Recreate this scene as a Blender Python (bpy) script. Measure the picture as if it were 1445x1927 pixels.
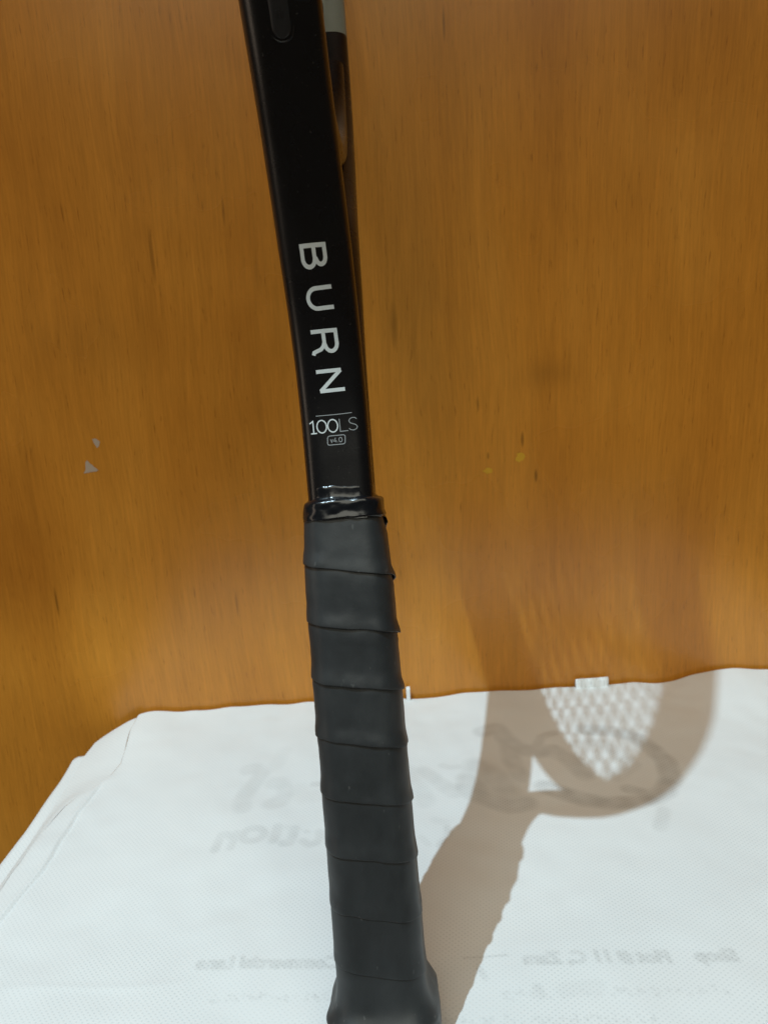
import bpy, bmesh, math, random
import numpy as np
from mathutils import Vector, Matrix, noise
from mathutils.bvhtree import BVHTree

for o in list(bpy.data.objects):
    bpy.data.objects.remove(o, do_unlink=True)
SC = bpy.context.scene
COL = SC.collection
rad = math.radians

# ------------------------------------------------------------------ camera
PITCH, ROLL = rad(15.0), rad(3.2)
CAM_H = 0.2726
f_ = Vector((0, math.cos(PITCH), -math.sin(PITCH)))
u0 = Vector((0, math.sin(PITCH), math.cos(PITCH)))
u_ = u0*math.cos(ROLL) + Vector((1, 0, 0))*math.sin(ROLL)
r_ = Vector((1, 0, 0))*math.cos(ROLL) - u0*math.sin(ROLL)
cd = bpy.data.cameras.new('camera')
cd.sensor_fit = 'VERTICAL'
cd.sensor_height = 24.0
cd.lens = 24.0*1430/1927
cd.clip_start = 0.01
cd.clip_end = 50
cd.dof.use_dof = True
cd.dof.focus_distance = 0.285
cd.dof.aperture_fstop = 15.0
cam = bpy.data.objects.new('camera', cd)
COL.objects.link(cam)
cam.matrix_world = Matrix(((r_.x, u_.x, -f_.x, 0), (r_.y, u_.y, -f_.y, 0),
                           (r_.z, u_.z, -f_.z, CAM_H), (0, 0, 0, 1)))
SC.camera = cam

# ------------------------------------------------------------------ light
w = bpy.data.worlds.new('World')
SC.world = w
w.use_nodes = True
bg = w.node_tree.nodes['Background']
bg.inputs['Color'].default_value = (1.0, 0.80, 0.58, 1)
bg.inputs['Strength'].default_value = 0.05

def lamp(name, kind, loc, power, color, target=None, **kw):
    d = bpy.data.lights.new(name, kind)
    d.energy = power
    d.color = color
    for k, v in kw.items():
        setattr(d, k, v)
    o = bpy.data.objects.new(name, d)
    COL.objects.link(o)
    o.location = loc
    if target is not None:
        o.rotation_euler = (Vector(target) - Vector(loc)).to_track_quat('-Z', 'Y').to_euler()
    return o

KEY = Vector((-0.368, -0.0755, 1.403))
lamp('downlight', 'SPOT', KEY, 61.5, (0.65, 0.875, 1.0), (0.03, 0.14, 0.0), shadow_soft_size=0.0066,
     spot_size=rad(70.0), spot_blend=0.5)
lamp('overhead_fill', 'AREA', (0.1, -2.0, 2.65), 60.0, (0.97, 0.95, 0.80), (0.0, 0.45, 0.2),
     shape='RECTANGLE', size=3.0, size_y=2.2)  # broad fill added to lift the shadows and the panel, no actual fixture
lamp('side_sheen_lamp', 'AREA', (-1.5, -0.25, 0.55), 3.0, (1.0, 0.80, 0.62), (0.0, 0.25, 0.25),
     shape='RECTANGLE', size=0.35, size_y=1.5)  # unseen strip lamp added for the sheen down the shaft's left side

SC.view_settings.view_transform = 'Standard'
SC.view_settings.look = 'None'
SC.view_settings.exposure = 0.0
SC.view_settings.gamma = 1.0
SC.view_settings.use_curve_mapping = False
SC.render.engine = 'CYCLES'

# ------------------------------------------------------------------ helpers
def mesh_obj(name, verts, faces, mat=None, parent=None, smooth=True):
    me = bpy.data.meshes.new(name)
    me.from_pydata([tuple(v) for v in verts], [], faces)
    me.update()
    if smooth:
        me.polygons.foreach_set('use_smooth', [True]*len(me.polygons))
    o = bpy.data.objects.new(name, me)
    COL.objects.link(o)
    if mat:
        me.materials.append(mat)
    if parent:
        o.parent = parent
    return o

def tag(o, label=None, cat=None, group=None, kind=None):
    if label: o['label'] = label
    if cat: o['category'] = cat
    if group: o['group'] = group
    if kind: o['kind'] = kind
    return o

def grid_faces(nu, nv, closed_v=False, closed_u=False):
    F = []
    for i in range(nu if closed_u else nu-1):
        for j in range(nv if closed_v else nv-1):
            a = i*nv+j
            b = i*nv+(j+1) % nv
            c = ((i+1) % nu)*nv+(j+1) % nv
            d = ((i+1) % nu)*nv+j
            F.append((a, b, c, d))
    return F

def smooth01(x, a, b):
    t = min(1, max(0, (x-a)/(b-a)))
    return t*t*(3-2*t)

def lerp_table(x, tab):
    if x <= tab[0][0]: return tab[0][1]
    for (x0, y0), (x1, y1) in zip(tab, tab[1:]):
        if x <= x1:
            return y0+(y1-y0)*(x-x0)/(x1-x0)
    return tab[-1][1]

class NT:
    def __init__(s, name):
        s.m = bpy.data.materials.new(name)
        s.m.use_nodes = True
        s.t = s.m.node_tree
        s.b = s.t.nodes['Principled BSDF']
    def n(s, typ, **kw):
        n = s.t.nodes.new(typ)
        for k, v in kw.items():
            if k in n.inputs.keys(): 
                n.inputs[k].default_value = v
            else:
                setattr(n, k, v)
        return n
    def l(s, a, b): s.t.links.new(a, b)
    def val(s, x, sock):
        if isinstance(x, (int, float)): sock.default_value = x
        else: s.l(x, sock)
    def math(s, op, a, b=0.0, c=0.0, clamp=False):
        n = s.t.nodes.new('ShaderNodeMath')
        n.operation = op
        n.use_clamp = clamp
        s.val(a, n.inputs[0]); s.val(b, n.inputs[1]); s.val(c, n.inputs[2])
        return n.outputs[0]
    def ramp(s, fac, pts):
        n = s.t.nodes.new('ShaderNodeValToRGB')
        e = n.color_ramp.elements
        while len(e) < len(pts): e.new(0.5)
        for k, (p, c) in zip(e, pts):
            k.position = p
            k.color = c if len(c) == 4 else (*c, 1)
        s.l(fac, n.inputs[0])
        return n.outputs[0]
    def mix(s, fac, a, b, mode='MIX'):
        n = s.t.nodes.new('ShaderNodeMix')
        n.data_type = 'RGBA'
        n.blend_type = mode
        s.val(fac, n.inputs[0])
        for x, k in ((a, 6), (b, 7)):
            if isinstance(x, tuple): n.inputs[k].default_value = (*x, 1) if len(x) == 3 else x
            else: s.l(x, n.inputs[k])
        return n.outputs[2]
    def noise(s, vec, scale, detail=3.0, rough=0.55):
        n = s.t.nodes.new('ShaderNodeTexNoise')
        n.inputs['Scale'].default_value = scale
        n.inputs['Detail'].default_value = detail
        n.inputs['Roughness'].default_value = rough
        s.l(vec, n.inputs['Vector'])
        return n.outputs[0]
    def mapping(s, vec, scale=(1, 1, 1), rot=(0, 0, 0), loc=(0, 0, 0)):
        n = s.t.nodes.new('ShaderNodeMapping')
        n.inputs['Scale'].default_value = scale
        n.inputs['Rotation'].default_value = rot
        n.inputs['Location'].default_value = loc
        s.l(vec, n.inputs['Vector'])
        return n.outputs[0]
    def bump(s, h, strength, dist, normal=None):
        n = s.t.nodes.new('ShaderNodeBump')
        n.inputs['Strength'].default_value = strength
        n.inputs['Distance'].default_value = dist
        s.l(h, n.inputs['Height'])
        if normal: s.l(normal, n.inputs['Normal'])
        return n.outputs[0]
    def set(s, **kw):
        for k, v in kw.items():
            i = s.b.inputs[k.replace('_', ' ')]
            if isinstance(v, (int, float)): i.default_value = v
            elif isinstance(v, tuple): i.default_value = (*v, 1) if len(v) == 3 else v
            else: s.l(v, i)

# ------------------------------------------------------------------ materials
WALL_Y = 0.4997

def mat_wood():
    m = NT('varnished_plywood')
    co = m.n('ShaderNodeTexCoord').outputs['Object']
    # a slow drift makes the grain lines wander
    warp = m.noise(m.mapping(co, (3, 3, 1.2)), 2.2, 2)
    sep = m.n('ShaderNodeSeparateXYZ'); m.l(co, sep.inputs[0])
    xw = m.math('ADD', sep.outputs[0], m.math('MULTIPLY', warp, 0.035))
    cmb = m.n('ShaderNodeCombineXYZ')
    m.l(xw, cmb.inputs[0]); m.l(sep.outputs[1], cmb.inputs[1]); m.l(sep.outputs[2], cmb.inputs[2])
    v = cmb.outputs[0]
    broad = m.noise(m.mapping(v, (5.5, 1, 1.1)), 2.0, 3, .5)
    streak = m.noise(m.mapping(v, (60, 1, 3.0)), 3.0, 4, .6)
    fibre = m.noise(m.mapping(v, (300, 1, 13)), 3.0, 4, .72)
    fleck = m.noise(m.mapping(v, (330, 1, 30), loc=(3, 0, 7)), 2.0, 3, .6)
    cloud = m.noise(m.mapping(co, (1, 1, 1)), 9.0, 3, .5)
    base = m.ramp(m.math('ADD', m.math('MULTIPLY', broad, .7), m.math('MULTIPLY', cloud, .3)),
                  [(0.30, (0.415, 0.153, 0.0155)), (0.5, (0.530, 0.212, 0.0240)), (0.68, (0.615, 0.268, 0.037))])
    k = m.math('MULTIPLY_ADD', streak, 0.30, 0.85)
    k = m.math('MULTIPLY', k, m.math('MULTIPLY_ADD', fibre, 0.64, 0.68))
    fl = m.ramp(fleck, [(0.61, (1, 1, 1)), (0.70, (0.70, 0.66, 0.62))])
    # a few long dark pores in the veneer: x, z, half width, half length, depth
    marks = [(-0.2315, 0.087, .0011, .0125, .5), (-0.1065, 0.078, .0009, .012, .35), (-0.135, 0.312, .0016, .019, .35),
             (-0.088, 0.335, .0011, .010, .3), (0.0945, 0.1835, .0014, .0062, .5), (0.1035, 0.158, .0013, .0055, .55),
             (0.0715, 0.1735, .0010, .003, .45), (0.0655, 0.2085, .0010, .0060, .4), (0.013, 0.262, .0028, .018, .3),
             (0.0505, 0.43, .0010, .011, .4), (-0.03, 0.40, .0014, .030, .3), (-0.025, 0.33, .0011, .028, .3)]
    prod = None
    for (x, z, a, b, d) in marks:
        ex = m.math('POWER', m.math('ABSOLUTE', m.math('DIVIDE', m.math('SUBTRACT', sep.outputs[0], x), a)), 2)
        ez = m.math('POWER', m.math('ABSOLUTE', m.math('DIVIDE', m.math('SUBTRACT', sep.outputs[2], z), b)), 2)
        g = m.math('SUBTRACT', 1.0, m.math('ADD', ex, ez), clamp=True)
        g = m.math('SUBTRACT', 1.0, m.math('MULTIPLY', g, d))
        prod = g if prod is None else m.math('MULTIPLY', prod, g)
    # a soft stain, then broader darkened patches
    for (x, z, a, b, d) in [(0.112, 0.226, .016, .010, .16), (-.175, .262, .05, .02, .10), (.03, .30, .035, .12, .14), (.20, .135, .06, .03, .08)]:
        ex = m.math('POWER', m.math('ABSOLUTE', m.math('DIVIDE', m.math('SUBTRACT', sep.outputs[0], x), a)), 2)
        ez = m.math('POWER', m.math('ABSOLUTE', m.math('DIVIDE', m.math('SUBTRACT', sep.outputs[2], z), b)), 2)
        g = m.math('POWER', 2.718, m.math('MULTIPLY', m.math('ADD', ex, ez), -1.0))
        g = m.math('MULTIPLY', g, m.math('MULTIPLY_ADD', cloud, 2.4, -.2))
        prod = m.math('MULTIPLY', prod, m.math('SUBTRACT', 1.0, m.math('MULTIPLY', g, d)))
    k = m.math('MULTIPLY', k, prod)
    c = m.mix(1.0, base, fl, 'MULTIPLY')
    hs = m.n('ShaderNodeHueSaturation'); m.l(c, hs.inputs['Color']); m.l(k, hs.inputs['Value'])
    rough = m.math('MULTIPLY_ADD', cloud, 0.14, 0.20)
    h = m.math('ADD', m.math('MULTIPLY', fibre, .4), m.math('MULTIPLY', streak, .5))
    m.set(Base_Color=hs.outputs[0], Roughness=rough, IOR=1.5, Normal=m.bump(h, .10, .0006))
    return m.m

def mat_black_gloss():
    m = NT('black_lacquer')
    co = m.n('ShaderNodeTexCoord').outputs['Object']
    n = m.noise(co, 900, 2)
    n2 = m.noise(co, 60, 3)
    dust = m.ramp(m.noise(co, 1100, 1), [(0.735, (0, 0, 0)), (0.76, (1, 1, 1))])
    scr = m.ramp(m.noise(m.mapping(co, (2600, 2600, 60), rot=(0, .5, 0)), 1.0, 2), [(0.70, (0, 0, 0)), (0.76, (1, 1, 1))])
    dirt = m.mix(m.math('MULTIPLY', m.math('ADD', dust, m.math('MULTIPLY', scr, .35)), .07), (0.0035, 0.0035, 0.0042), (0.35, 0.32, 0.28))
    m.set(Base_Color=dirt, Roughness=m.math('MULTIPLY_ADD', n2, .16, .20), IOR=1.5,
          Normal=m.bump(n, .05, .0002))
    return m.m

def mat_simple(name, col, rough, ior=1.5, bumpscale=None, bstr=.1, bdist=.0003):
    m = NT(name)
    m.set(Base_Color=col, Roughness=rough, IOR=ior)
    co = m.n('ShaderNodeTexCoord').outputs['Object']
    n = m.noise(co, bumpscale or 300, 3)
    m.set(Normal=m.bump(n, bstr, bdist))
    hs = m.mix(m.math('MULTIPLY', n, .35), tuple(col), tuple(c*.6 for c in col))
    m.set(Base_Color=hs)
    return m.m

def mat_grip():
    m = NT('dry_rubber_overgrip')
    co = m.n('ShaderNodeTexCoord').outputs['Object']
    n = m.noise(co, 70, 4, .6)
    fine = m.noise(co, 1500, 2)
    wear = m.noise(m.mapping(co, (1, 1, .6)), 45, 4, .6)
    c = m.ramp(wear, [(0.28, (0.0130, 0.0152, 0.0166)), (0.52, (0.0235, 0.0264, 0.0284)), (0.75, (0.038, 0.041, 0.042))])
    lint = m.ramp(m.noise(m.mapping(co, (1, 1, .45)), 520, 2), [(0.70, (0, 0, 0)), (0.735, (1, 1, 1))])
    c = m.mix(m.math('MULTIPLY', lint, .10), c, (0.35, 0.35, 0.33))
    m.set(Base_Color=c, Roughness=m.math('MULTIPLY_ADD', n, .2, .38), IOR=1.45,
          Normal=m.bump(fine, .10, .00015, m.bump(n, .25, .0008)))
    return m.m

def mat_bag():
    m = NT('white_nonwoven_fabric')
    co = m.n('ShaderNodeTexCoord').outputs['Object']
    v = m.mapping(co, (1, 1, 1), rot=(0, 0, rad(8)))
    sep = m.n('ShaderNodeSeparateXYZ'); m.l(v, sep.inputs[0])
    p = 2*math.pi
    wob = m.noise(co, 180, 2)
    sx = m.math('SINE', m.math('MULTIPLY_ADD', sep.outputs[0], p/0.0027, m.math('MULTIPLY', wob, 1.3)))
    sy = m.math('SINE', m.math('MULTIPLY_ADD', sep.outputs[1], p/0.0023, m.math('MULTIPLY', wob, 1.3)))
    dots = m.math('MULTIPLY', sx, sy)
    patch = m.noise(co, 26, 3)
    pit = m.ramp(dots, [(0.30, (0, 0, 0)), (0.85, (1, 1, 1))])
    amt = m.math('MULTIPLY', pit, m.math('MULTIPLY_ADD', patch, .55, -.05, clamp=True))
    att = m.n('ShaderNodeAttribute', attribute_name='print')
    ink = m.math('MULTIPLY', att.outputs['Fac'], m.math('MULTIPLY_ADD', pit, .5, .75))
    cloud = m.noise(co, 12, 4)
    base = m.mix(cloud, (0.77, 0.80, 0.81), (0.83, 0.845, 0.845))
    c = m.mix(amt, base, (0.42, 0.46, 0.47))
    c = m.mix(m.math('MINIMUM', ink, .7), c, (0.20, 0.20, 0.19))
    tiny = m.noise(co, 420, 3)
    h = m.math('ADD', m.math('MULTIPLY', pit, -.6), m.math('MULTIPLY', tiny, .35))
    m.set(Base_Color=c, Roughness=.75, IOR=1.4, Normal=m.bump(h, .22, .00035))
    m.set(Sheen_Weight=.1)
    return m.m

M_WOOD = mat_wood()
M_BLACK = mat_black_gloss()
M_GRIP = mat_grip()
M_BAG = mat_bag()
M_TAPE = mat_simple('black_vinyl_tape', (0.005, 0.006, 0.008), .20, 1.5, 130, .25, .0006)
M_CORE = mat_simple('black_rubber', (0.010, 0.010, 0.010), .6)
M_STRIP = mat_simple('matt_black_nylon', (0.012, 0.012, 0.013), .42)
M_GREY = mat_simple('grey_paint', (0.21, 0.225, 0.19), .35)
M_INK = mat_simple('silver_white_ink', (0.66, 0.71, 0.72), .45)
M_INK2 = mat_simple('thin_grey_ink', (0.33, 0.35, 0.36), .45)
M_STRING = mat_simple('black_string', (0.02, 0.02, 0.02), .4)
M_CHIP = mat_simple('torn_paper', (0.46, 0.36, 0.28), .7)
M_GLUE = mat_simple('yellow_glue', (0.66, 0.36, 0.025), .35)

# ------------------------------------------------------------------ wooden panel behind
def box_mesh(x0, x1, y0, y1, z0, z1, bev=0.0):
    bm = bmesh.new()
    vs = [bm.verts.new((x, y, z)) for x in (x0, x1) for y in (y0, y1) for z in (z0, z1)]
    for q in ((0, 1, 3, 2), (4, 6, 7, 5), (0, 4, 5, 1), (2, 3, 7, 6), (0, 2, 6, 4), (1, 5, 7, 3)):
        bm.faces.new([vs[i] for i in q])
    if bev:
        bmesh.ops.bevel(bm, geom=bm.edges[:], offset=bev, segments=2, affect='EDGES')
    bmesh.ops.recalc_face_normals(bm, faces=bm.faces[:])
    return bm

def bm_obj(name, bm, mat, parent=None):
    me = bpy.data.meshes.new(name)
    bm.to_mesh(me); bm.free()
    me.materials.append(mat)
    o = bpy.data.objects.new(name, me)
    COL.objects.link(o)
    if parent: o.parent = parent
    return o

panel = bm_obj('wooden_panel', box_mesh(-0.9, 0.9, WALL_Y, WALL_Y+0.018, -0.5, 1.05, .001), M_WOOD)
tag(panel, 'orange brown varnished plywood panel behind the racket', 'panel', kind='structure')

def wall_patch(name, pts, mat, th=0.0003):
    n = len(pts)
    V = [(x, WALL_Y-0.0001, z) for x, z in pts]+[(x, WALL_Y-th, z) for x, z in pts]
    F = [tuple(range(n, 2*n))[::-1]]+[(i, (i+1) % n, n+(i+1) % n, n+i) for i in range(n)]
    return mesh_obj(name, V, F, mat, panel, smooth=False)

def ragged(pts, seed):
    rng = random.Random(seed)
    out = []
    for (a, b), (c, d) in zip(pts, pts[1:]+pts[:1]):
        for k in range(4):
            t = k/4
            out.append((a+(c-a)*t+rng.uniform(-.00022, .00022), b+(d-b)*t+rng.uniform(-.00022, .00022)))
    return out

def blob(x, z, rx, rz, seed, n=14):
    rng = random.Random(seed)
    return [(x+rx*math.cos(a)*k, z+rz*math.sin(a)*k) for a, k in
            ((2*math.pi*i/n, rng.uniform(.6, 1.1)) for i in range(n))]

c0 = wall_patch('paper_scrap', ragged([(-.1893, .1995), (-.1872, .2000), (-.1846, .1977), (-.1855, .1948), (-.1868, .1935), (-.1884, .1962)], 1), M_CHIP)
c1 = wall_patch('paper_scrap', ragged([(-.1985, .1770), (-.1968, .1795), (-.1962, .1846), (-.1948, .1855), (-.1920, .1822), (-.1884, .1782), (-.1915, .1776), (-.1950, .1772)], 2), M_CHIP)
wall_patch('glue_spot', blob(.0712, .1635, .0040, .0022, 3), M_GLUE)
wall_patch('glue_spot', blob(.0930, .1712, .0036, .0033, 5), M_GLUE)

# bench under the bag (hidden by it, only carries it)
BAG_T = 0.014
bench = bm_obj('bench_top', box_mesh(-0.185, 0.60, 0.10, WALL_Y-0.002, -BAG_T-0.0355, -BAG_T-0.0005, .002), M_WOOD)
tag(bench, 'wooden bench top under the white bag', 'bench', kind='structure')

# shelf above the picture: it keeps the downlight off the upper part of the panel
shelf = bm_obj('overhead_shelf', box_mesh(-0.9, 0.9, 0.0984, WALL_Y-0.001, 1.0, 1.02, .001), M_WOOD)
tag(shelf, 'varnished wooden shelf above the racket', 'shelf', kind='structure')

# ------------------------------------------------------------------ bag
bag = bpy.data.objects.new('nonwoven_bag', None)
COL.objects.link(bag)
bag.location = (0.05, 0.31, -BAG_T)
tag(bag, 'white nonwoven fabric bag lying flat under the racket handle', 'bag')

STROKES = [          # ink on the underside: points, width, strength
    ([(-0.0997, 0.3447), (-0.0991, 0.3515), (-0.098, 0.356), (-0.0956, 0.3566), (-0.0926, 0.3543)], 0.0052, 0.14),
    ([(-0.0903, 0.357), (-0.0909, 0.3508), (-0.0916, 0.3456)], 0.0046, 0.1),
    ([(-0.075, 0.3561), (-0.0752, 0.3539), (-0.0763, 0.3519), (-0.0782, 0.3505), (-0.0806, 0.3498), (-0.0829, 0.3501), (-0.0849, 0.3512), (-0.0862, 0.353), (-0.0865, 0.3552), (-0.0858, 0.3574), (-0.0843, 0.3592), (-0.0821, 0.3603), (-0.0796, 0.3605), (-0.0774, 0.3597), (-0.0757, 0.3581), (-0.075, 0.356)], 0.0048, 0.14),
    ([(-0.0679, 0.3607), (-0.0686, 0.3548), (-0.0693, 0.3497)], 0.0058, 0.14),
    ([(-0.0586, 0.3586), (-0.0591, 0.3523), (-0.0603, 0.3479), (-0.0638, 0.3474)], 0.0055, 0.15),
    ([(-0.0628, 0.3602), (-0.0563, 0.3578)], 0.004, 0.07),
    ([(-0.0535, 0.3485), (-0.0496, 0.3451), (-0.0458, 0.3463), (-0.0439, 0.3502), (-0.0448, 0.3549)], 0.005, 0.12),
    ([(-0.0519, 0.3561), (-0.051, 0.3556)], 0.003, 0.1),
    ([(-0.0932, 0.4163), (-0.0889, 0.4175), (-0.0844, 0.4128), (-0.0853, 0.4059), (-0.0878, 0.4), (-0.0906, 0.3922), (-0.0922, 0.3855), (-0.0905, 0.3787)], 0.0105, 0.13),
    ([(-0.0758, 0.4004), (-0.0714, 0.4), (-0.0673, 0.394), (-0.0667, 0.3881), (-0.0694, 0.383), (-0.0745, 0.3806)], 0.0105, 0.11),
    ([(-0.051, 0.3966), (-0.047, 0.3967)], 0.005, 0.18),
    ([(-0.0584, 0.3932), (-0.0558, 0.3851), (-0.0469, 0.3863)], 0.012, 0.05),
    ([(-0.0773, 0.417), (-0.0743, 0.4245), (-0.0727, 0.4336)], 0.01, 0.05),
    ([(0.0145, 0.4052), (0.0217, 0.3949), (0.0268, 0.3886), (0.0318, 0.3826)], 0.01, 0.13),
    ([(0.006, 0.4053), (0.0077, 0.3962), (0.0125, 0.3871), (0.014, 0.3773)], 0.012, 0.1),
    ([(0.0269, 0.4094), (0.0312, 0.4067), (0.0384, 0.4068)], 0.005, 0.1),
    ([(0.0189, 0.36), (0.024, 0.3577)], 0.006, 0.06),
    ([(0.01, 0.3469), (0.0135, 0.3413)], 0.004, 0.08),
    ([(0.0248, 0.354), (0.0247, 0.3486), (0.0192, 0.3397)], 0.004, 0.16),
    ([(0.0569, 0.4444), (0.0659, 0.4477), (0.0708, 0.434), (0.0764, 0.4231), (0.0869, 0.4192), (0.0969, 0.4195), (0.1044, 0.4094), (0.1098, 0.3935)], 0.0125, 0.22),
    ([(0.071, 0.4316), (0.07, 0.4117), (0.0718, 0.395)], 0.012, 0.18),
    ([(0.0871, 0.4232), (0.0935, 0.4352), (0.1029, 0.4397)], 0.0065, 0.2),
    ([(0.0842, 0.3842), (0.092, 0.3778), (0.1035, 0.3698), (0.1157, 0.3657), (0.1288, 0.3651), (0.1409, 0.3679), (0.1502, 0.3734), (0.1579, 0.385), (0.1609, 0.4008), (0.1578, 0.4139), (0.1521, 0.428), (0.1398, 0.4375), (0.1227, 0.441)], 0.012, 0.3),
    ([(0.0382, 0.3855), (0.0495, 0.3761), (0.0607, 0.3683), (0.0703, 0.3692)], 0.0135, 0.24),
    ([(0.0478, 0.4055), (0.0569, 0.3945), (0.0608, 0.3825), (0.0615, 0.3732)], 0.018, 0.17),
    ([(0.0415, 0.3939), (0.0469, 0.3819)], 0.014, 0.2),
    ([(0.1308, 0.378), (0.1384, 0.3736), (0.143, 0.3677)], 0.0085, 0.24),
    ([(0.1433, 0.3564), (0.1359, 0.3422)], 0.0075, 0.13),
    ([(0.1219, 0.4288), (0.1322, 0.4209), (0.1405, 0.4007), (0.1276, 0.3898)], 0.01, 0.1),
    ([(0.0296, 0.2609), (0.0314, 0.2562)], 0.003, 0.16),
    ([(0.0518, 0.2499), (0.0529, 0.2465)], 0.004, 0.12),
    ([(0.0627, 0.2481), (0.076, 0.2488)], 0.007, 0.06),
    ([(0.0235, 0.2666), (0.0424, 0.2672)], 0.0012, 0.2),
]

def text_points(txt, size):
    cu = bpy.data.curves.new('tmp', 'FONT')
    cu.body = txt; cu.size = size; cu.resolution_u = 3
    o = bpy.data.objects.new('tmp', cu)
    COL.objects.link(o)
    dg = bpy.context.evaluated_depsgraph_get()
    me = o.evaluated_get(dg).to_mesh()
    cnt = {}
    for p in me.polygons:
        for e in p.edge_keys: cnt[e] = cnt.get(e, 0)+1
    pts = []
    for (a, b), n in cnt.items():
        if n == 1:
            A, B = me.vertices[a].co, me.vertices[b].co
            k = max(1, int((B-A).length/0.0004))
            pts += [(A.lerp(B, i/k)) for i in range(k)]
    o.to_mesh_clear()
    bpy.data.objects.remove(o, do_unlink=True)
    bpy.data.curves.remove(cu)
    return [(p.x, p.y) for p in pts]

BX0, BX1, BY0, BY1 = -0.192, 0.335, 0.142, WALL_Y-0.003
def left_edge(y):       # x of the left fold at depth y
    return lerp_table(y, [(.14, -.206), (.337, -.2046), (.37, -.202), (.392, -.1985), (.403, -.1945), (.413, -.1875), (.424, -.181), (.4356, -.1788), (.455, -.1815), (.4735, -.1844), (.495, -.1850), (.498, -.180)])
def gusset_edge(y):
    return lerp_table(y, [(.14, -.2145), (.348, -.2134), (.376, -.2124), (.426, -.2121), (.459, -.2135), (.478, -.2120), (.488, -.2080), (.4985, -.196)])
def flange_edge(y):
    return lerp_table(y, [(.14, -.224), (.358, -.2228), (.385, -.2205), (.434, -.2203), (.462, -.2215), (.465, -.219)])
def seam_line(y):
    return lerp_table(y, [(.14, -.196), (.302, -.1938), (.337, -.1868), (.385, -.1863), (.41, -.1829)])

def bag_height(x, y):
    p = Vector((x*9, y*9, 1.7))
    h = 0.0016*noise.noise(p)+0.0011*noise.noise(p*3.1)+.0006*noise.noise(p*8.0)*(.3+1.4*abs(noise.noise(p*1.9)))
    back = smooth01(y, .42, .497)
    h += back*(0.0016*noise.noise(Vector((x*22, 3.3, 1.1)))+0.0012*noise.noise(Vector((x*55, 9.3, y*12))))
    h *= 1-.75*math.exp(-((x+.01)**2+(y-.232)**2)/.0016)         # flat under the butt
    # right-hand bulge where the bag rides up the panel
    h += back*0.0075*smooth01(x, .185, .232)*(1-.25*smooth01(x, .24, .30))
    # stitched seam beside the left fold
    d = x-left_edge(y)
    seam = x-seam_line(y)+.0007*noise.noise(Vector((y*60, 0, 0)))
    h -= .0010*math.exp(-(seam/.0010)**2)*smooth01(y, .418, .405)
    h += .0007*math.exp(-((seam+.0022)/.0016)**2)*smooth01(y, .418, .405)
    h -= .0014*math.exp(-max(0, d)/.004)                            # rounded fold
    # shallow crossways crease near the front
    yc = .268+.006*math.sin(x*14)+.002*noise.noise(Vector((x*30, 0, 5)))
    h += .00025*max(0, .2+1.4*noise.noise(Vector((x*11, 2, 9))))*math.exp(-((y-yc)/.0020)**2)
    return h

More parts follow.
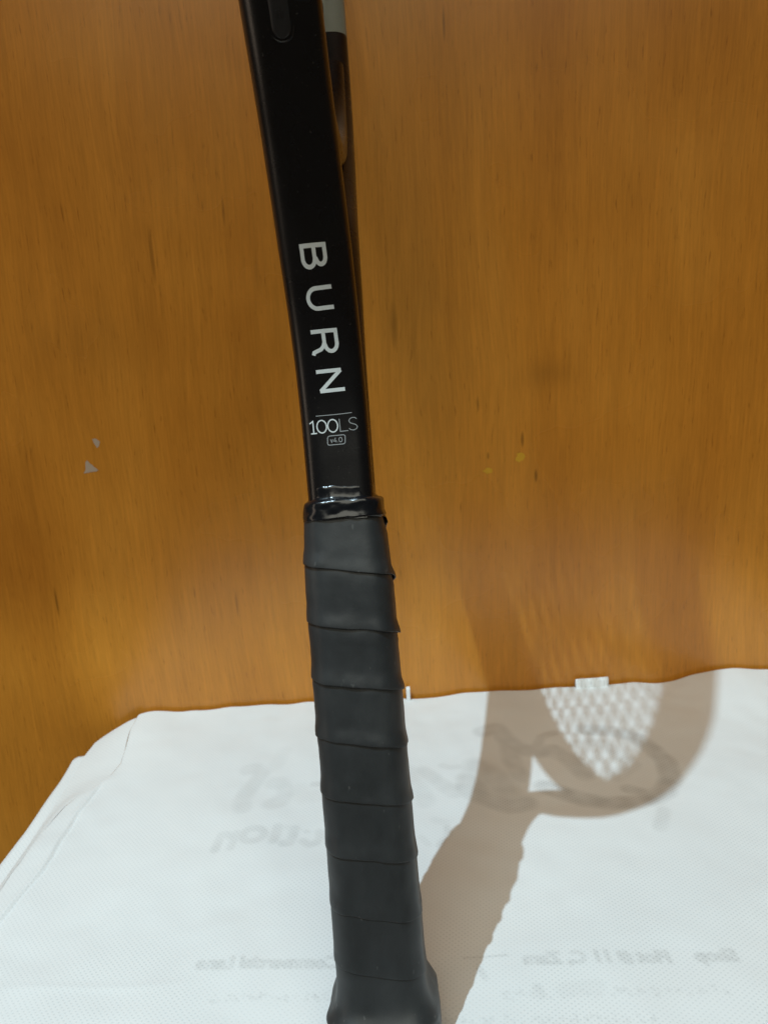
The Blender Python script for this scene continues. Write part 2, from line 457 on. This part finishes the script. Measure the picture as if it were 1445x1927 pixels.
def build_bag():
    nx, ny = 530, 356
    xs = np.linspace(0, 1, nx)
    ys = np.linspace(BY0, BY1, ny)
    V = []
    for y in ys:
        xl = left_edge(y)
        for s in xs:
            x = xl+(BX1-xl)*s
            V.append((x, y, bag_height(x, y)))
    A = np.array(V)
    # ink showing through from the printed underside
    ink = np.zeros(len(A))
    P2 = A[:, :2]
    for pts, wd, st in STROKES:
        best = np.full(len(A), 1.0)
        lo = np.min(np.array(pts), 0)-.02; hi = np.max(np.array(pts), 0)+.02
        sel = np.where((P2[:, 0] > lo[0]) & (P2[:, 0] < hi[0]) & (P2[:, 1] > lo[1]) & (P2[:, 1] < hi[1]))[0]
        Q = P2[sel]; b = np.full(len(sel), 1.0)
        for a, c in zip(pts, pts[1:]):
            a = np.array(a); c = np.array(c); e = c-a
            t = np.clip(((Q-a)@e)/max(1e-12, e@e), 0, 1)
            b = np.minimum(b, np.linalg.norm(Q-(a+t[:, None]*e), axis=1))
        k = st*np.clip(1.25-(b/(wd*.5))**2*.75, 0, 1)
        ink[sel] = np.maximum(ink[sel], k)
    rows = [(p, .21) for p in [(-.030-px, .2658+.0535*px+py) for px, py in text_points('Commercial Lane', .0088)]]
    rows += [(p, .21) for p in [(.1385-px, .2570+.0535*px+py) for px, py in text_points('Shop    Plot # 11 C, Zam', .0088)]]
    rr = random.Random(11)                  # two more rows, too worn to read
    for x0, x1, y0 in ((.035, .125, .2475), (-.03, .09, .2385), (-.085, -.03, .254)):
        x = x0
        while x < x1:
            x += rr.uniform(.0012, .0045)
            for _ in range(rr.randint(1, 3)):
                rows.append(((x+rr.uniform(-.001, .001), y0-.04*(x-x0)+rr.uniform(-.0020, .0020)), rr.uniform(.10, .24)))
    for (x, y), st in rows:
        sel = np.where((abs(P2[:, 0]-x) < .0016) & (abs(P2[:, 1]-y) < .0016))[0]
        d2 = ((P2[sel]-np.array((x, y)))**2).sum(1)
        ink[sel] = np.maximum(ink[sel], st*np.exp(-d2/.00065**2))
    rng = np.array([noise.noise(Vector((p[0]*140, p[1]*140, 4))) for p in A])
    ink = np.clip(ink*(1.12+.6*rng), 0, 1)
    off = np.array(bag.location)
    # back rim, front rim and right rim turn down
    F = grid_faces(ny, nx)
    F = [f[::-1] for f in F]
    n0 = len(V)
    rim = [(ny-1)*nx+i for i in range(nx)]+[j*nx+nx-1 for j in range(ny-2, -1, -1)]+[i for i in range(nx-2, -1, -1)]
    V2 = list(V)
    for i in rim:
        x, y, z = V[i]
        V2.append((x, y, -BAG_T))
    for k in range(len(rim)-1):
        F.append((rim[k], n0+k, n0+k+1, rim[k+1]))
    o = mesh_obj('top_panel', [Vector(v)-Vector(off) for v in V2], F, M_BAG, bag)
    at = o.data.attributes.new('print', 'FLOAT', 'POINT')
    at.data.foreach_set('value', list(ink)+[0.0]*len(rim))
    # side gusset that drops from the left fold, then the bottom panel's flange
    n = 160
    G = []
    m = 12
    for j in range(n):
        y = BY0+(BY1-BY0-.006)*j/(n-1)
        xl = left_edge(y); z0 = bag_height(xl, y)
        xg = gusset_edge(y)
        for i in range(m):
            t = i/(m-1)
            x = xl-.0002+(xg-xl)*t**.9+.0006*noise.noise(Vector((y*40, t*2, 0)))
            z = z0-.0001-(BAG_T-.0022+z0)*t**1.15
            G.append(Vector((x, y, z))-Vector(off))
    mesh_obj('side_gusset', G, grid_faces(n, m), M_BAG, bag)
    G = []
    m = 7
    for j in range(n):
        y = BY0+(.465-BY0)*j/(n-1)
        xg, xo = gusset_edge(y), flange_edge(y)
        for i in range(m):
            t = i/(m-1)
            x = xg+.006+(xo-xg-.006)*t+.0006*noise.noise(Vector((y*35, 2, 7)))*t
            z = -BAG_T+.0010+.0016*noise.noise(Vector((y*14, t*1.3, 3)))*t
            G.append(Vector((x, y, max(z, -BAG_T+.0002)))-Vector(off))
    o = mesh_obj('bottom_panel', G, grid_faces(n, m), M_BAG, bag)
    md = o.modifiers.new('thickness', 'SOLIDIFY'); md.thickness = .0006; md.offset = 1
    # little folded loop at the back edge, and the end of a handle strap
    for name, x0, x1, zt, sl in (('fabric_tab', .1310, .1545, .0068, .0006), ('strap_end', .0088, .0115, .0085, .0)):
        G = []
        nn = 14
        for i in range(nn):
            s = i/(nn-1)
            x = x0+(x1-x0)*s
            for (dy, dz) in ((-.002, -.004), (-.0014, 0), (-.0010, zt*.7), (-.0003, zt), (.0005, zt*.96), (.0010, zt*.6), (.0012, -.004)):
                z = dz+(sl*s if dz > 0 else 0)+.0004*noise.noise(Vector((x*160, dz*90, 0)))*(dz > 0)
                G.append(Vector((x, BY1-.0005+dy, z))-Vector(off))
        o = mesh_obj(name, G, grid_faces(nn, 7), M_BAG, bag)
        md = o.modifiers.new('thickness', 'SOLIDIFY'); md.thickness = .0004
build_bag()

# ------------------------------------------------------------------ racket
LEAN = rad(4.74)
sd = u_*math.cos(LEAN)-r_*math.sin(LEAN)
_t = r_*math.cos(LEAN)+u_*math.sin(LEAN)
TURN = rad(2.2)
wdv = f_*math.cos(TURN)+_t*math.sin(TURN)
td = _t*math.cos(TURN)-f_*math.sin(TURN)
BUTT = Vector((-0.0097, 0.2285, 0.0052))
racket = bpy.data.objects.new('tennis_racket', None)
COL.objects.link(racket)
# local axes: x = across the beam, y = across the head, z = up the handle (millimetres below)
racket.matrix_world = Matrix(((td.x, wdv.x, sd.x, BUTT.x), (td.y, wdv.y, sd.y, BUTT.y),
                              (td.z, wdv.z, sd.z, BUTT.z), (0, 0, 0, 1)))
tag(racket, 'black tennis racket with dark wrapped grip standing on the white bag', 'tennis racket')
MM = 0.001

def catmull(P, n):
    out = []
    for i in range(len(P)-1):
        p0 = P[max(i-1, 0)]; p1 = P[i]; p2 = P[i+1]; p3 = P[min(i+2, len(P)-1)]
        for k in range(n):
            t = k/n
            out.append(tuple(.5*((2*b)+(-a+c)*t+(2*a-5*b+4*c-d)*t*t+(-a+3*b-3*c+d)*t**3)
                             for a, b, c, d in zip(p0, p1, p2, p3)))
    out.append(tuple(P[-1]))
    return out

HALF = [(6.2, 190), (6.2, 215), (7.2, 238), (12.5, 260), (24, 284), (45.5, 318), (66.5, 346), (88.5, 380), (107.5, 420), (121, 465),
        (127.5, 515), (125, 560), (115, 605), (95, 645), (65, 671), (32, 679), (0, 680.5)]
right = catmull(HALF, 8)
path = [(-a, b) for a, b in right]+[(a, b) for a, b in right[::-1][1:]]

def section(s, y):
    a = lerp_table(s, [(190, 7.8), (240, 7.6), (280, 7.2), (330, 8.0), (372, 8.0), (415, 5.9), (685, 5.7)])     # half width in plane
    b = lerp_table(s, [(190, 12.1), (240, 12.5), (290, 12.6), (335, 12.0), (420, 11.9), (685, 11.4)])            # half beam
    n = lerp_table(s, [(190, 3.5), (235, 3.1), (290, 2.55), (685, 2.5)])
    return a, b, n

NS = 40
def build_frame():
    V = []
    prof = []
    for i, (y, s) in enumerate(path):
        p0 = path[max(i-1, 0)]; p1 = path[min(i+1, len(path)-1)]
        ty, ts = p1[0]-p0[0], p1[1]-p0[1]
        L = math.hypot(ty, ts); ty /= L; ts /= L
        ny, ns = -ts, ty                 # outward normal in plane
        a, b, n = section(s, y)
        for k in range(NS):
            th = 2*math.pi*k/NS
            c, d = math.cos(th), math.sin(th)
            ca = math.copysign(abs(c)**(2/n), c)*a
            cb = math.copysign(abs(d)**(2/n), d)*b
            V.append(Vector((cb, y+ny*ca, s+ns*ca))*MM)
    F = grid_faces(len(path), NS, closed_v=True)
    o = mesh_obj('frame', V, F, M_BLACK, racket)
    o.data.materials.append(M_GREY)
    # grey painted inner band of the hoop
    for p in o.data.polygons:
        i = p.vertices[0]//NS; k = (p.vertices[0] % NS)
        y, s = path[i]
        inner = math.cos(2*math.pi*(k+.5)/NS) < -.05
        if inner and s > GREY_S:
            p.material_index = 1
    o.data.update()
    return o
GREY_S = 459
frame = build_frame()

# bridge of the hoop: a short curved tube between the two arms
def build_bridge():
    B = catmull([(-107, 431), (-100, 411), (-90, 393.5), (-76, 377.5), (-60, 365.5), (-43, 357.5), (-22, 352), (0, 350), (22, 352), (43, 357.5), (60, 365.5), (76, 377.5), (90, 393.5), (100, 411), (107, 431)], 6)
    V = []
    for i, (y, s) in enumerate(B):
        p0 = B[max(i-1, 0)]; p1 = B[min(i+1, len(B)-1)]
        ty, ts = p1[0]-p0[0], p1[1]-p0[1]; L = math.hypot(ty, ts); ty /= L; ts /= L
        for k in range(24):
            th = 2*math.pi*k/24
            ca = math.copysign(abs(math.cos(th))**.75, math.cos(th))*6.6
            cb = math.copysign(abs(math.sin(th))**.75, math.sin(th))*9.3
            V.append(Vector((cb, y-ts*ca, s+ty*ca))*MM)
    return mesh_obj('bridge', V, grid_faces(len(B), 24, closed_v=True), M_BLACK, racket)
bridge = build_bridge()

def hoop_frame(i):
    y, s = path[i]
    p0 = path[max(i-1, 0)]; p1 = path[min(i+1, len(path)-1)]
    ty, ts = p1[0]-p0[0], p1[1]-p0[1]; L = math.hypot(ty, ts)
    return y, s, ty/L, ts/L

def build_strip():
    # grommet strip: a long flat bead with round ends, laid in the outside of the hoop
    idx = [i for i, (y, s) in enumerate(path) if s > 340.0]
    # the visible end sits on the near arm
    V = []; W = 9
    n = len(idx)
    acc = 0; prev = None; dist = []
    for i in idx:
        y, s, *_ = hoop_frame(i)
        if prev: acc += math.hypot(y-prev[0], s-prev[1])
        prev = (y, s); dist.append(acc)
    # resample densely
    fine = []
    step = [0, .25, .6, 1.0, 1.6, 2.3, 3.2, 4.5]
    ds = step+list(np.arange(6, acc-6, 2.0))+[acc-x for x in step[::-1]]
    for d in ds:
        j = min(range(n), key=lambda q: abs(dist[q]-d))
        j0 = j if dist[j] <= d else j-1
        j0 = max(0, min(n-2, j0))
        t = (d-dist[j0])/(dist[j0+1]-dist[j0])
        A = hoop_frame(idx[j0]); B = hoop_frame(idx[j0+1])
        y, s, ty, ts = [a+(b-a)*t for a, b in zip(A, B)]
        e = min(d, acc-d)
        fine.append((y, s, ty, ts, e))
    hw = 3.0
    for (y, s, ty, ts, e) in fine:
        ny, ns = -ts, ty
        a, b, nn = section(s, y)
        k = math.sqrt(max(0.0, 1-((hw-e)/hw)**2)) if e < hw else 1.0
        k = max(k, .02)
        for q in range(W):
            u = -1+2*q/(W-1)
            x = u*hw*k
            surf = a*(1-abs(x/b)**nn)**(1/nn)
            lift = .55*(1-abs(u)**6)-.15
            V.append(Vector((x, y+ny*(surf+lift), s+ns*(surf+lift)))*MM)
    mesh_obj('grommet_strip', V, grid_faces(len(fine), W), M_STRIP, racket)
    # raised lip round the visible end
    R = []
    y, s, ty, ts, e = fine[0]
    for k in range(21):
        ph = math.pi*k/20
        x = 3.75*math.cos(ph); back = 3.75*math.sin(ph)
        yy = y-ty*(back-3.0); ss = s-ts*(back-3.0)
        a, b, nn = section(ss, yy)
        surf = a*(1-abs(x/b)**nn)**(1/nn)
        ny, ns = -ts, ty
        for q in range(6):
            ph2 = 2*math.pi*q/6
            rr = .28
            ox = math.cos(ph)*rr*math.cos(ph2); ob = math.sin(ph)*rr*math.cos(ph2); oz = rr*math.sin(ph2)-.05
            R.append(Vector((x+ox, yy-ty*ob+ny*(surf+oz), ss-ts*ob+ns*(surf+oz)))*MM)
    mesh_obj('strip_lip', R, grid_faces(21, 6, closed_v=True), M_BLACK, racket)
    # small embossed ridges on the strip's end
    y, s, ty, ts, e = fine[8]
    ny, ns = -ts, ty
    for k in (-1, 0, 1):
        a, b, nn = section(s, y)
        V = []
        for (dx, dl, dz) in ((-.22, -.9, .28), (.22, -.9, .28), (.22, .9, .28), (-.22, .9, .28), (-.15, -.8, .62), (.15, -.8, .62), (.15, .8, .62), (-.15, .8, .62)):
            x = k*.85+dx
            V.append(Vector((x, y+ty*dl+ny*(a+dz), s+ts*dl+ns*(a+dz)))*MM)
        mesh_obj('ridge', V, [(4, 5, 6, 7), (0, 1, 5, 4), (1, 2, 6, 5), (2, 3, 7, 6), (3, 0, 4, 7)], M_STRIP, racket, smooth=False)
build_strip()

# grommet hole on the inside of the far arm
def grommet(y, s, ny, ns):
    V = []
    for k in range(12):
        a = 2*math.pi*k/12
        for rr, dz in ((1.5, -.6), (1.4, .5), (.7, .5), (.6, -.8)):
            x = rr*math.cos(a); l = rr*math.sin(a)
            V.append(Vector((x, y+ny*dz-ns*l, s+ns*dz+ny*l))*MM)
    return mesh_obj('grommet', V, grid_faces(12, 4, closed_u=True), M_STRIP, racket)

# strings: 18 mains, 16 crosses, each woven over and under
inner = []
def hoop_inner(y=None, s=None):
    pass
INN = [(y*(1-.0)-math.copysign(5.6, y) if abs(y) > 6 else y, s) for y, s in path]
def inside_limits_main(y):
    ss = []
    for (y0, s0), (y1, s1) in zip(path, path[1:]):
        if s0 < 350 and s1 < 350: continue
        if (y0-y)*(y1-y) <= 0 and y0 != y1:
            ss.append(s0+(s1-s0)*(y-y0)/(y1-y0))
    top = max(ss)-4
    bot = 353.5+160*(1-math.sqrt(1-(y/122.0)**2)) if abs(y) < 104 else min(ss)
    return bot+2, top
def inside_limits_cross(s):
    ys = [y0+(y1-y0)*(s-s0)/(s1-s0) for (y0, s0), (y1, s1) in zip(path, path[1:]) if (s0-s)*(s1-s) <= 0 and s0 != s1]
    return min(ys)+3, max(ys)-3
mains = [(i-8.5)*12.6 for i in range(18)]
crosses = [374+i*18.2 for i in range(16)]
def string_tube(pts, rad_):
    V = []
    for (x, y, s, dy, dsn) in pts:
        for k in range(5):
            a = 2*math.pi*k/5
            V.append(Vector((x+rad_*math.cos(a), y-dsn*rad_*math.sin(a), s+dy*rad_*math.sin(a)))*MM)
    return mesh_obj('string', V, grid_faces(len(pts), 5, closed_v=True), M_STRING, racket)
for i, y in enumerate(mains):
    s0, s1 = inside_limits_main(y)
    pts = []
    n = 64
    for k in range(n+1):
        s = s0+(s1-s0)*k/n
        ph = (s-crosses[0])/18.2
        x = .62*math.cos(math.pi*ph)*(1 if i % 2 else -1)
        pts.append((x, y, s, 0, 1))
    string_tube(pts, .64)
for j, s in enumerate(crosses):
    y0, y1 = inside_limits_cross(s)
    pts = []
    n = 72
    for k in range(n+1):
        y = y0+(y1-y0)*k/n
        ph = (y-mains[0])/12.6
        x = -.62*math.cos(math.pi*ph)*(-1 if j % 2 == 0 else 1)
        pts.append((x, y, s, 1, 0))
    string_tube(pts, .64)

# ---- handle
def oct_radius(th, ht, hw):
    # bevelled handle section (th measured from +x towards +y): half sizes ht (beam) and hw
    c, d = math.cos(th), math.sin(th)
    q = []
    for nx, ny, off in ((1, 0, ht), (0, 1, hw), (.7071, .7071, (ht+hw)*.7071*.845)):
        k = abs(c)*nx+abs(d)*ny
        if k > 1e-6: q.append(off/k)
    p = 16.0
    return sum(x**-p for x in q)**(-1/p)

def handle_half(s):
    k = lerp_table(s, [(0, 3.8), (5, 4.0), (13, 3.9), (15.5, 3.6), (18, 2.5), (20.5, 1.1), (23.5, .3), (28, 0), (172, 0), (186, -.55), (198, -1.6), (206, -2.2)])
    g = 0.5*smooth01(s, 150, 40)*.6
    return 15.75+k+g, 16.6+k*.9+g

def ring_surface(name, prof, mat, nth=72, parent=racket, cap=False):
    V = []
    for s, dr in prof:
        ht, hw = handle_half(s)
        for k in range(nth):
            th = 2*math.pi*k/nth
            r = oct_radius(th, ht, hw)+dr
            V.append(Vector((r*math.cos(th), r*math.sin(th), s))*MM)
    F = grid_faces(len(prof), nth, closed_v=True)
    if cap:
        F.append(tuple(range(nth))[::-1])
    return mesh_obj(name, V, F, mat, parent)

ring_surface('handle', [(s, -.25) for s in np.linspace(8, 203, 60)], M_CORE)
ring_surface('butt_cap', [(0.0, -3.2), (.2, -1.2), (.9, .1), (3, .75), (6, .9), (9, .75), (11, .2), (12, -.6)], M_STRIP, cap=True)

def build_overgrip():
    pitch, wide = 20.9, 26.2
    s_top = 220.9          # upper edge of the tape where th = 0
    turns = 10.9
    nth = int(turns*110)
    # (distance below the upper edge, offset)
    base = [0, 1.5, 3.0, 4.2, 5.2, 6.5, 8.5, 11, 14, 17, 19.5, 21.3, 22.6, 23.6, 24.6, 25.6, 26.4, 27.0, 27.4, 27.6]
    base = [b*wide/27.6 for b in base]
    V = []
    rows = len(base)+2
    kept = []
    for i in range(nth+1):
        th = 2*math.pi*i/110
        turn = th/(2*math.pi)
        su = s_top-pitch*turn
        frac = max(0, min(1, (su-30)/170.0))
        lipk = .60+.56*frac**1.3
        cx, sx = math.cos(th), math.sin(th)
        n1 = noise.noise(Vector((cx*1.1, sx*1.1, turn*2.1)))
        n2 = noise.noise(Vector((cx*2.6+7, sx*2.6, turn*5.0)))
        edge_ds = .55*n1+.30*n2
        corner = .35*max(0, (cx if cx > 0 else -.45*cx)-.72)/.28*(1 if sx < .35 else 0)          # the tape springs free at the handle's corners
        edge_lift = lipk*(.56+.40*n2+corner*1.5*(.35+.65*frac))*(1-.5*smooth01(sx, -.1, .5))
        for j, d in enumerate(base+[wide, wide-.3]):
            e = smooth01(d, pitch-1.0, wide)
            s = su-d-edge_ds*e-(0.12 if j == len(base)-1 else 0)
            dr = .12+.42*smooth01(d, 0, 7)
            dr += e*edge_lift
            # low pillow in the middle of the band and a few dents
            dr += .22*noise.noise(Vector((cx*1.7, sx*1.7, s*.055)))+.15*noise.noise(Vector((cx*4, sx*4, s*.2+3)))+.05*noise.noise(Vector((cx*11, sx*11, s*.6)))
            dr += .30*frac*max(0, .5+1.1*n2)*math.exp(-((d-8.3-1.6*n1)/1.0)**2)
            # the tape bunches up over the butt
            dr += (.55*math.exp(-((s-14.5-1.5*n1)/1.3)**2)-.35*math.exp(-((s-18.5-1.5*n2)/2.0)**2))*max(0, .6-.6*sx+.6*n1)
            dr += .30*noise.noise(Vector((cx*3+5, sx*3, s*.33)))*smooth01(s, 26, 12)
            if j >= len(base):
                dr -= .42 if j == len(base) else .62
            s_c = max(s, 1.2)
            ht, hw = handle_half(s_c)
            r = oct_radius(th, ht, hw)+dr
            V.append(Vector((r*cx, r*sx, s_c))*MM)
    F = grid_faces(nth+1, rows)
    F = [f for f in F if not all(V[q].z < 1.3*MM for q in f) and not all(V[q].z > 200.5*MM for q in f)]
    F = [f[::-1] for f in F]
    return mesh_obj('overgrip', V, F, M_GRIP, racket)
grip = build_overgrip()

# ---- finishing tape round the top of the grip
def shaft_radius(th):
    # the two tubes taped together
    c, d = math.cos(th), math.sin(th)
    n = 3.5; a, b = 14.0, 12.1
    return (abs(c/b)**n+abs(d/a)**n)**(-1/n)

def tape_surface(name, th0, th1, nth, rows, extra, seed):
    V = []
    for i in range(nth+1):
        th = th0+(th1-th0)*i/nth
        cx, sx = math.cos(th), math.sin(th)
        for (s, k, dr) in rows:
            n1 = noise.noise(Vector((cx*2.2+seed, sx*2.2, s*.16)))
            n2 = noise.noise(Vector((cx*6+seed, sx*6, s*.45)))
            n3 = noise.noise(Vector((cx*1.5, sx*1.5+seed, 2.2)))
            ht, hw = handle_half(min(s, 203))
            rg = oct_radius(th, ht, hw)+.75
            rs = shaft_radius(th)
            r = rs+(rg-rs)*k+dr+extra+.22*n1+.20*n2*(.35+k)+.10*noise.noise(Vector((cx*13+seed, sx*13, s*1.1)))
            ss = s+.75*n3+.30*n1+.35*noise.noise(Vector((cx*5+seed, sx*5, 6.1)))*(1.0 if s > 206 else .5)
            # a fold that runs slantwise over the near side
            fold = (s-201.0)-2.2*math.sin((th % (2*math.pi)-4.5)*2.3)
            r += .38*math.exp(-(fold/.55)**2)*max(0, -sx)*k
            # curled corner hanging loose on the beam's right side
            if s < 198.5:
                curl = math.exp(-((th % (2*math.pi)-2*math.pi+.18)/.26)**2)
                r += 1.1*curl*smooth01(s, 198.5, 196.2); ss -= 1.1*curl*smooth01(s, 198.5, 196.2)
            V.append(Vector((r*cx, r*sx, ss))*MM)
    return mesh_obj(name, V, [f[::-1] for f in grid_faces(nth+1, len(rows))], M_TAPE, racket)
ROWS = [(209.6, 0, -.2), (209.4, 0, .14), (208.6, 0, .16), (207.4, 0, .18), (206.2, .02, .2), (205.4, .10, .22), (204.8, .35, .25), (204.2, .70, .25),
        (203.5, .88, .2), (202.4, .95, .12), (201, .98, .1), (199.8, 1, .1), (198.8, 1, .1), (198.0, 1, .15), (197.6, 1, .22), (197.4, 1, .25), (197.3, 1, -.3)]
tape = tape_surface('finishing_tape', 0, 2*math.pi, 200, ROWS, 0.0, 1.0)
ROWS2 = [(205.0, .40, .3), (204.7, .62, .45), (204.2, .82, .55), (203.6, .93, .5), (202.6, .97, .3), (201.4, .99, .22), (200.2, 1, .12), (199.2, 1, .28), (198.4, 1, .45), (197.9, 1, .4), (197.8, 1, -.1)]
tape_surface('tape_end', -math.pi/2-.50, .9, 90, ROWS2, .25, 4.0).parent = racket

# printed marks on the shaft: strokes as (x, z) millimetres on the racket, laid onto the frame surface
MARKS = [
    ('letter', 1.3, M_INK, [[(-4.5, 289.67), (3.73, 289.67), (3.75, 286.36), (3.73, 286.01), (3.57, 285.42), (3.28, 284.9), (2.88, 284.52), (2.42, 284.3), (1.92, 284.28), (1.45, 284.46), (1.04, 284.81), (0.75, 285.3), (0.58, 285.88), (0.16, 286.22), (0.17, 289.19)], [(-3.81, 290.21), (-3.87, 285.99), (-3.85, 285.6), (-3.65, 284.94), (-3.29, 284.36), (-2.78, 283.94), (-2.19, 283.71), (-1.57, 283.69), (-0.99, 283.9), (-0.48, 284.3), (-0.12, 284.86), (0.08, 285.51), (0.16, 286.22)]]),
    ('letter', 1.3, M_INK, [[(4.51, 277.63), (-0.93, 277.44), (-1.48, 277.4), (-2.02, 277.25), (-2.51, 277.02), (-2.96, 276.69), (-3.34, 276.29), (-3.63, 275.83), (-3.84, 275.31), (-3.94, 274.76), (-3.94, 274.19), (-3.84, 273.63), (-3.63, 273.09), (-3.34, 272.59), (-2.96, 272.16), (-2.51, 271.8), (-2, 271.53), (-1.46, 271.37), (-0.91, 271.31), (4.6, 271.49)]]),
    ('letter', 1.3, M_INK, [[(-4.63, 264.15), (4.05, 264.22), (4.15, 260.1), (4.13, 259.66), (3.94, 258.91), (3.56, 258.26), (3.05, 257.78), (2.44, 257.51), (1.79, 257.49), (1.16, 257.71), (0.62, 258.16), (0.21, 258.79), (-0.01, 259.53), (-0.25, 260.15), (-0.31, 263.67)], [(-0.25, 260.52), (-0.75, 259.21), (-1.68, 258.27), (-3.29, 257.73), (-4.25, 257.37), (-4.53, 256.52)]]),
    ('letter', 1.3, M_INK, [[(-4.41, 250.86), (4.54, 250.99)], [(4.35, 250.97), (-3.44, 244.04)], [(-3.64, 244.04), (5.33, 244.23)]]),
    ('letter', 0.42, M_INK, [[(-8.76, 233), (-7.48, 233.79), (-7.44, 229.32)], [(-8.51, 229.34), (-6.25, 229.3)]]),
    ('letter', 0.42, M_INK, [[(-4.36, 233.82), (-4.88, 233.73), (-5.35, 233.45), (-5.73, 233), (-5.99, 232.41), (-6.1, 231.76), (-6.06, 231.08), (-5.86, 230.44), (-5.52, 229.9), (-5.08, 229.51), (-4.58, 229.3), (-4.05, 229.3), (-3.56, 229.49), (-3.13, 229.87), (-2.82, 230.4), (-2.63, 231.03), (-2.6, 231.7), (-2.72, 232.37), (-2.99, 232.95), (-3.37, 233.42), (-3.85, 233.72), (-4.36, 233.82)]]),
    ('letter', 0.42, M_INK, [[(-0.35, 233.79), (-0.88, 233.69), (-1.36, 233.4), (-1.75, 232.94), (-2.02, 232.36), (-2.13, 231.7), (-2.08, 231.03), (-1.88, 230.39), (-1.53, 229.86), (-1.08, 229.48), (-0.56, 229.27), (-0.03, 229.27), (0.48, 229.48), (0.92, 229.86), (1.24, 230.4), (1.43, 231.03), (1.46, 231.7), (1.33, 232.36), (1.06, 232.94), (0.66, 233.4), (0.18, 233.69), (-0.35, 233.79)]]),
    ('letter', 0.26, M_INK2, [[(2.22, 233.8), (2.27, 229.27), (5.13, 229.35)]]),
    ('letter', 0.26, M_INK2, [[(8.41, 233.44), (7.9, 233.9), (6.98, 233.98), (6.06, 233.61), (5.65, 232.82), (6, 232.12), (7.01, 231.72), (8.02, 231.37), (8.53, 230.63), (8.13, 229.83), (7.04, 229.44), (6.03, 229.61), (5.52, 230.18)]]),
    ('printed_rule', 0.24, M_INK2, [[(-6.15, 235.51), (-4.47, 235.49), (-2.8, 235.47), (-1.14, 235.47), (0.5, 235.48), (2.13, 235.5), (3.75, 235.55), (5.36, 235.62), (6.96, 235.72)]]),
    ('version_box', 0.26, M_INK2, [[(3.7, 225.47), (3.61, 225.18), (3.43, 224.92), (3.16, 224.74), (2.87, 224.68), (-2, 224.64), (-2.29, 224.7), (-2.54, 224.87), (-2.69, 225.13), (-2.72, 225.43), (-2.58, 227.17), (-2.49, 227.47), (-2.3, 227.72), (-2.03, 227.88), (-1.72, 227.94), (3.13, 227.98), (3.42, 227.92), (3.65, 227.76), (3.8, 227.52), (3.83, 227.22), (3.7, 225.47)]]),
    ('letter', 0.22, M_INK2, [[(-1.6, 226.66), (-1.16, 225.46), (-0.77, 226.66)]]),
    ('letter', 0.22, M_INK2, [[(0.29, 227.13), (-0.35, 225.93), (0.68, 225.93)], [(0.41, 226.38), (0.43, 225.46)]]),
    ('letter', 0.22, M_INK2, [[(1.05, 225.55), (1.21, 225.55)]]),
    ('letter', 0.22, M_INK2, [[(2.06, 227.14), (1.89, 227.1), (1.74, 226.99), (1.62, 226.83), (1.54, 226.61), (1.51, 226.37), (1.52, 226.12), (1.59, 225.89), (1.7, 225.7), (1.84, 225.56), (2, 225.49), (2.17, 225.49), (2.33, 225.57), (2.47, 225.71), (2.57, 225.91), (2.63, 226.14), (2.64, 226.38), (2.6, 226.63), (2.51, 226.84), (2.38, 227), (2.23, 227.11), (2.06, 227.14)]]),
]
def build_marks():
    bv = BVHTree.FromPolygons([v.co[:] for v in frame.data.vertices], [tuple(p.vertices) for p in frame.data.polygons])
    def put(x, z, lift):
        h = bv.ray_cast(Vector((x, -200, z))*MM, Vector((0, 1, 0)))
        if h[0] is None: return None
        n = h[1] if h[1].y < 0 else -h[1]
        return h[0]+n*lift
    for (name, width, mat, strokes) in MARKS:
        V, F = [], []
        for si, pts in enumerate(strokes):
            P = [Vector(p) for i, p in enumerate(pts) if i == 0 or (Vector(p)-Vector(pts[i-1])).length > .02]
            # subdivide so the ribbon follows the curved face
            Q = [P[0]]
            for a, b in zip(P, P[1:]):
                k = max(1, int((b-a).length/.5))
                Q += [a.lerp(b, (i+1)/k) for i in range(k)]
            closed = (Q[0]-Q[-1]).length < 1e-3
            hw = width/2
            row = []
            n = len(Q)
            for i, q in enumerate(Q):
                if closed:
                    d0 = (Q[i]-Q[i-1]) if i > 0 else Q[0]-Q[-2]
                    d1 = (Q[i+1]-Q[i]) if i < n-1 else Q[1]-Q[0]
                else:
                    d0 = Q[i]-Q[i-1] if i > 0 else Q[1]-Q[0]
                    d1 = Q[i+1]-Q[i] if i < n-1 else d0
                d0 = d0.normalized(); d1 = d1.normalized()
                t = (d0+d1)
                t = t.normalized() if t.length > 1e-4 else d0
                m = Vector((-t.y, t.x))
                sc = min(1.9, 1/max(.35, m.dot(Vector((-d0.y, d0.x)))))
                row.append((q+m*hw*sc, q-m*hw*sc))
            lift = .00005+.000012*si
            ids = []
            for a, b in row:
                pa, pb = put(a.x, a.y, lift), put(b.x, b.y, lift)
                if pa is None or pb is None:
                    ids.append(None); continue
                ids.append((len(V), len(V)+1)); V += [pa, pb]
            for i0, i1 in zip(ids, ids[1:]):
                if i0 and i1: F.append((i0[0], i0[1], i1[1], i1[0]))
        mesh_obj(name, V, F, mat, racket, smooth=False)
build_marks()

SC.cycles.samples = 128
SC.cycles.max_bounces = 8
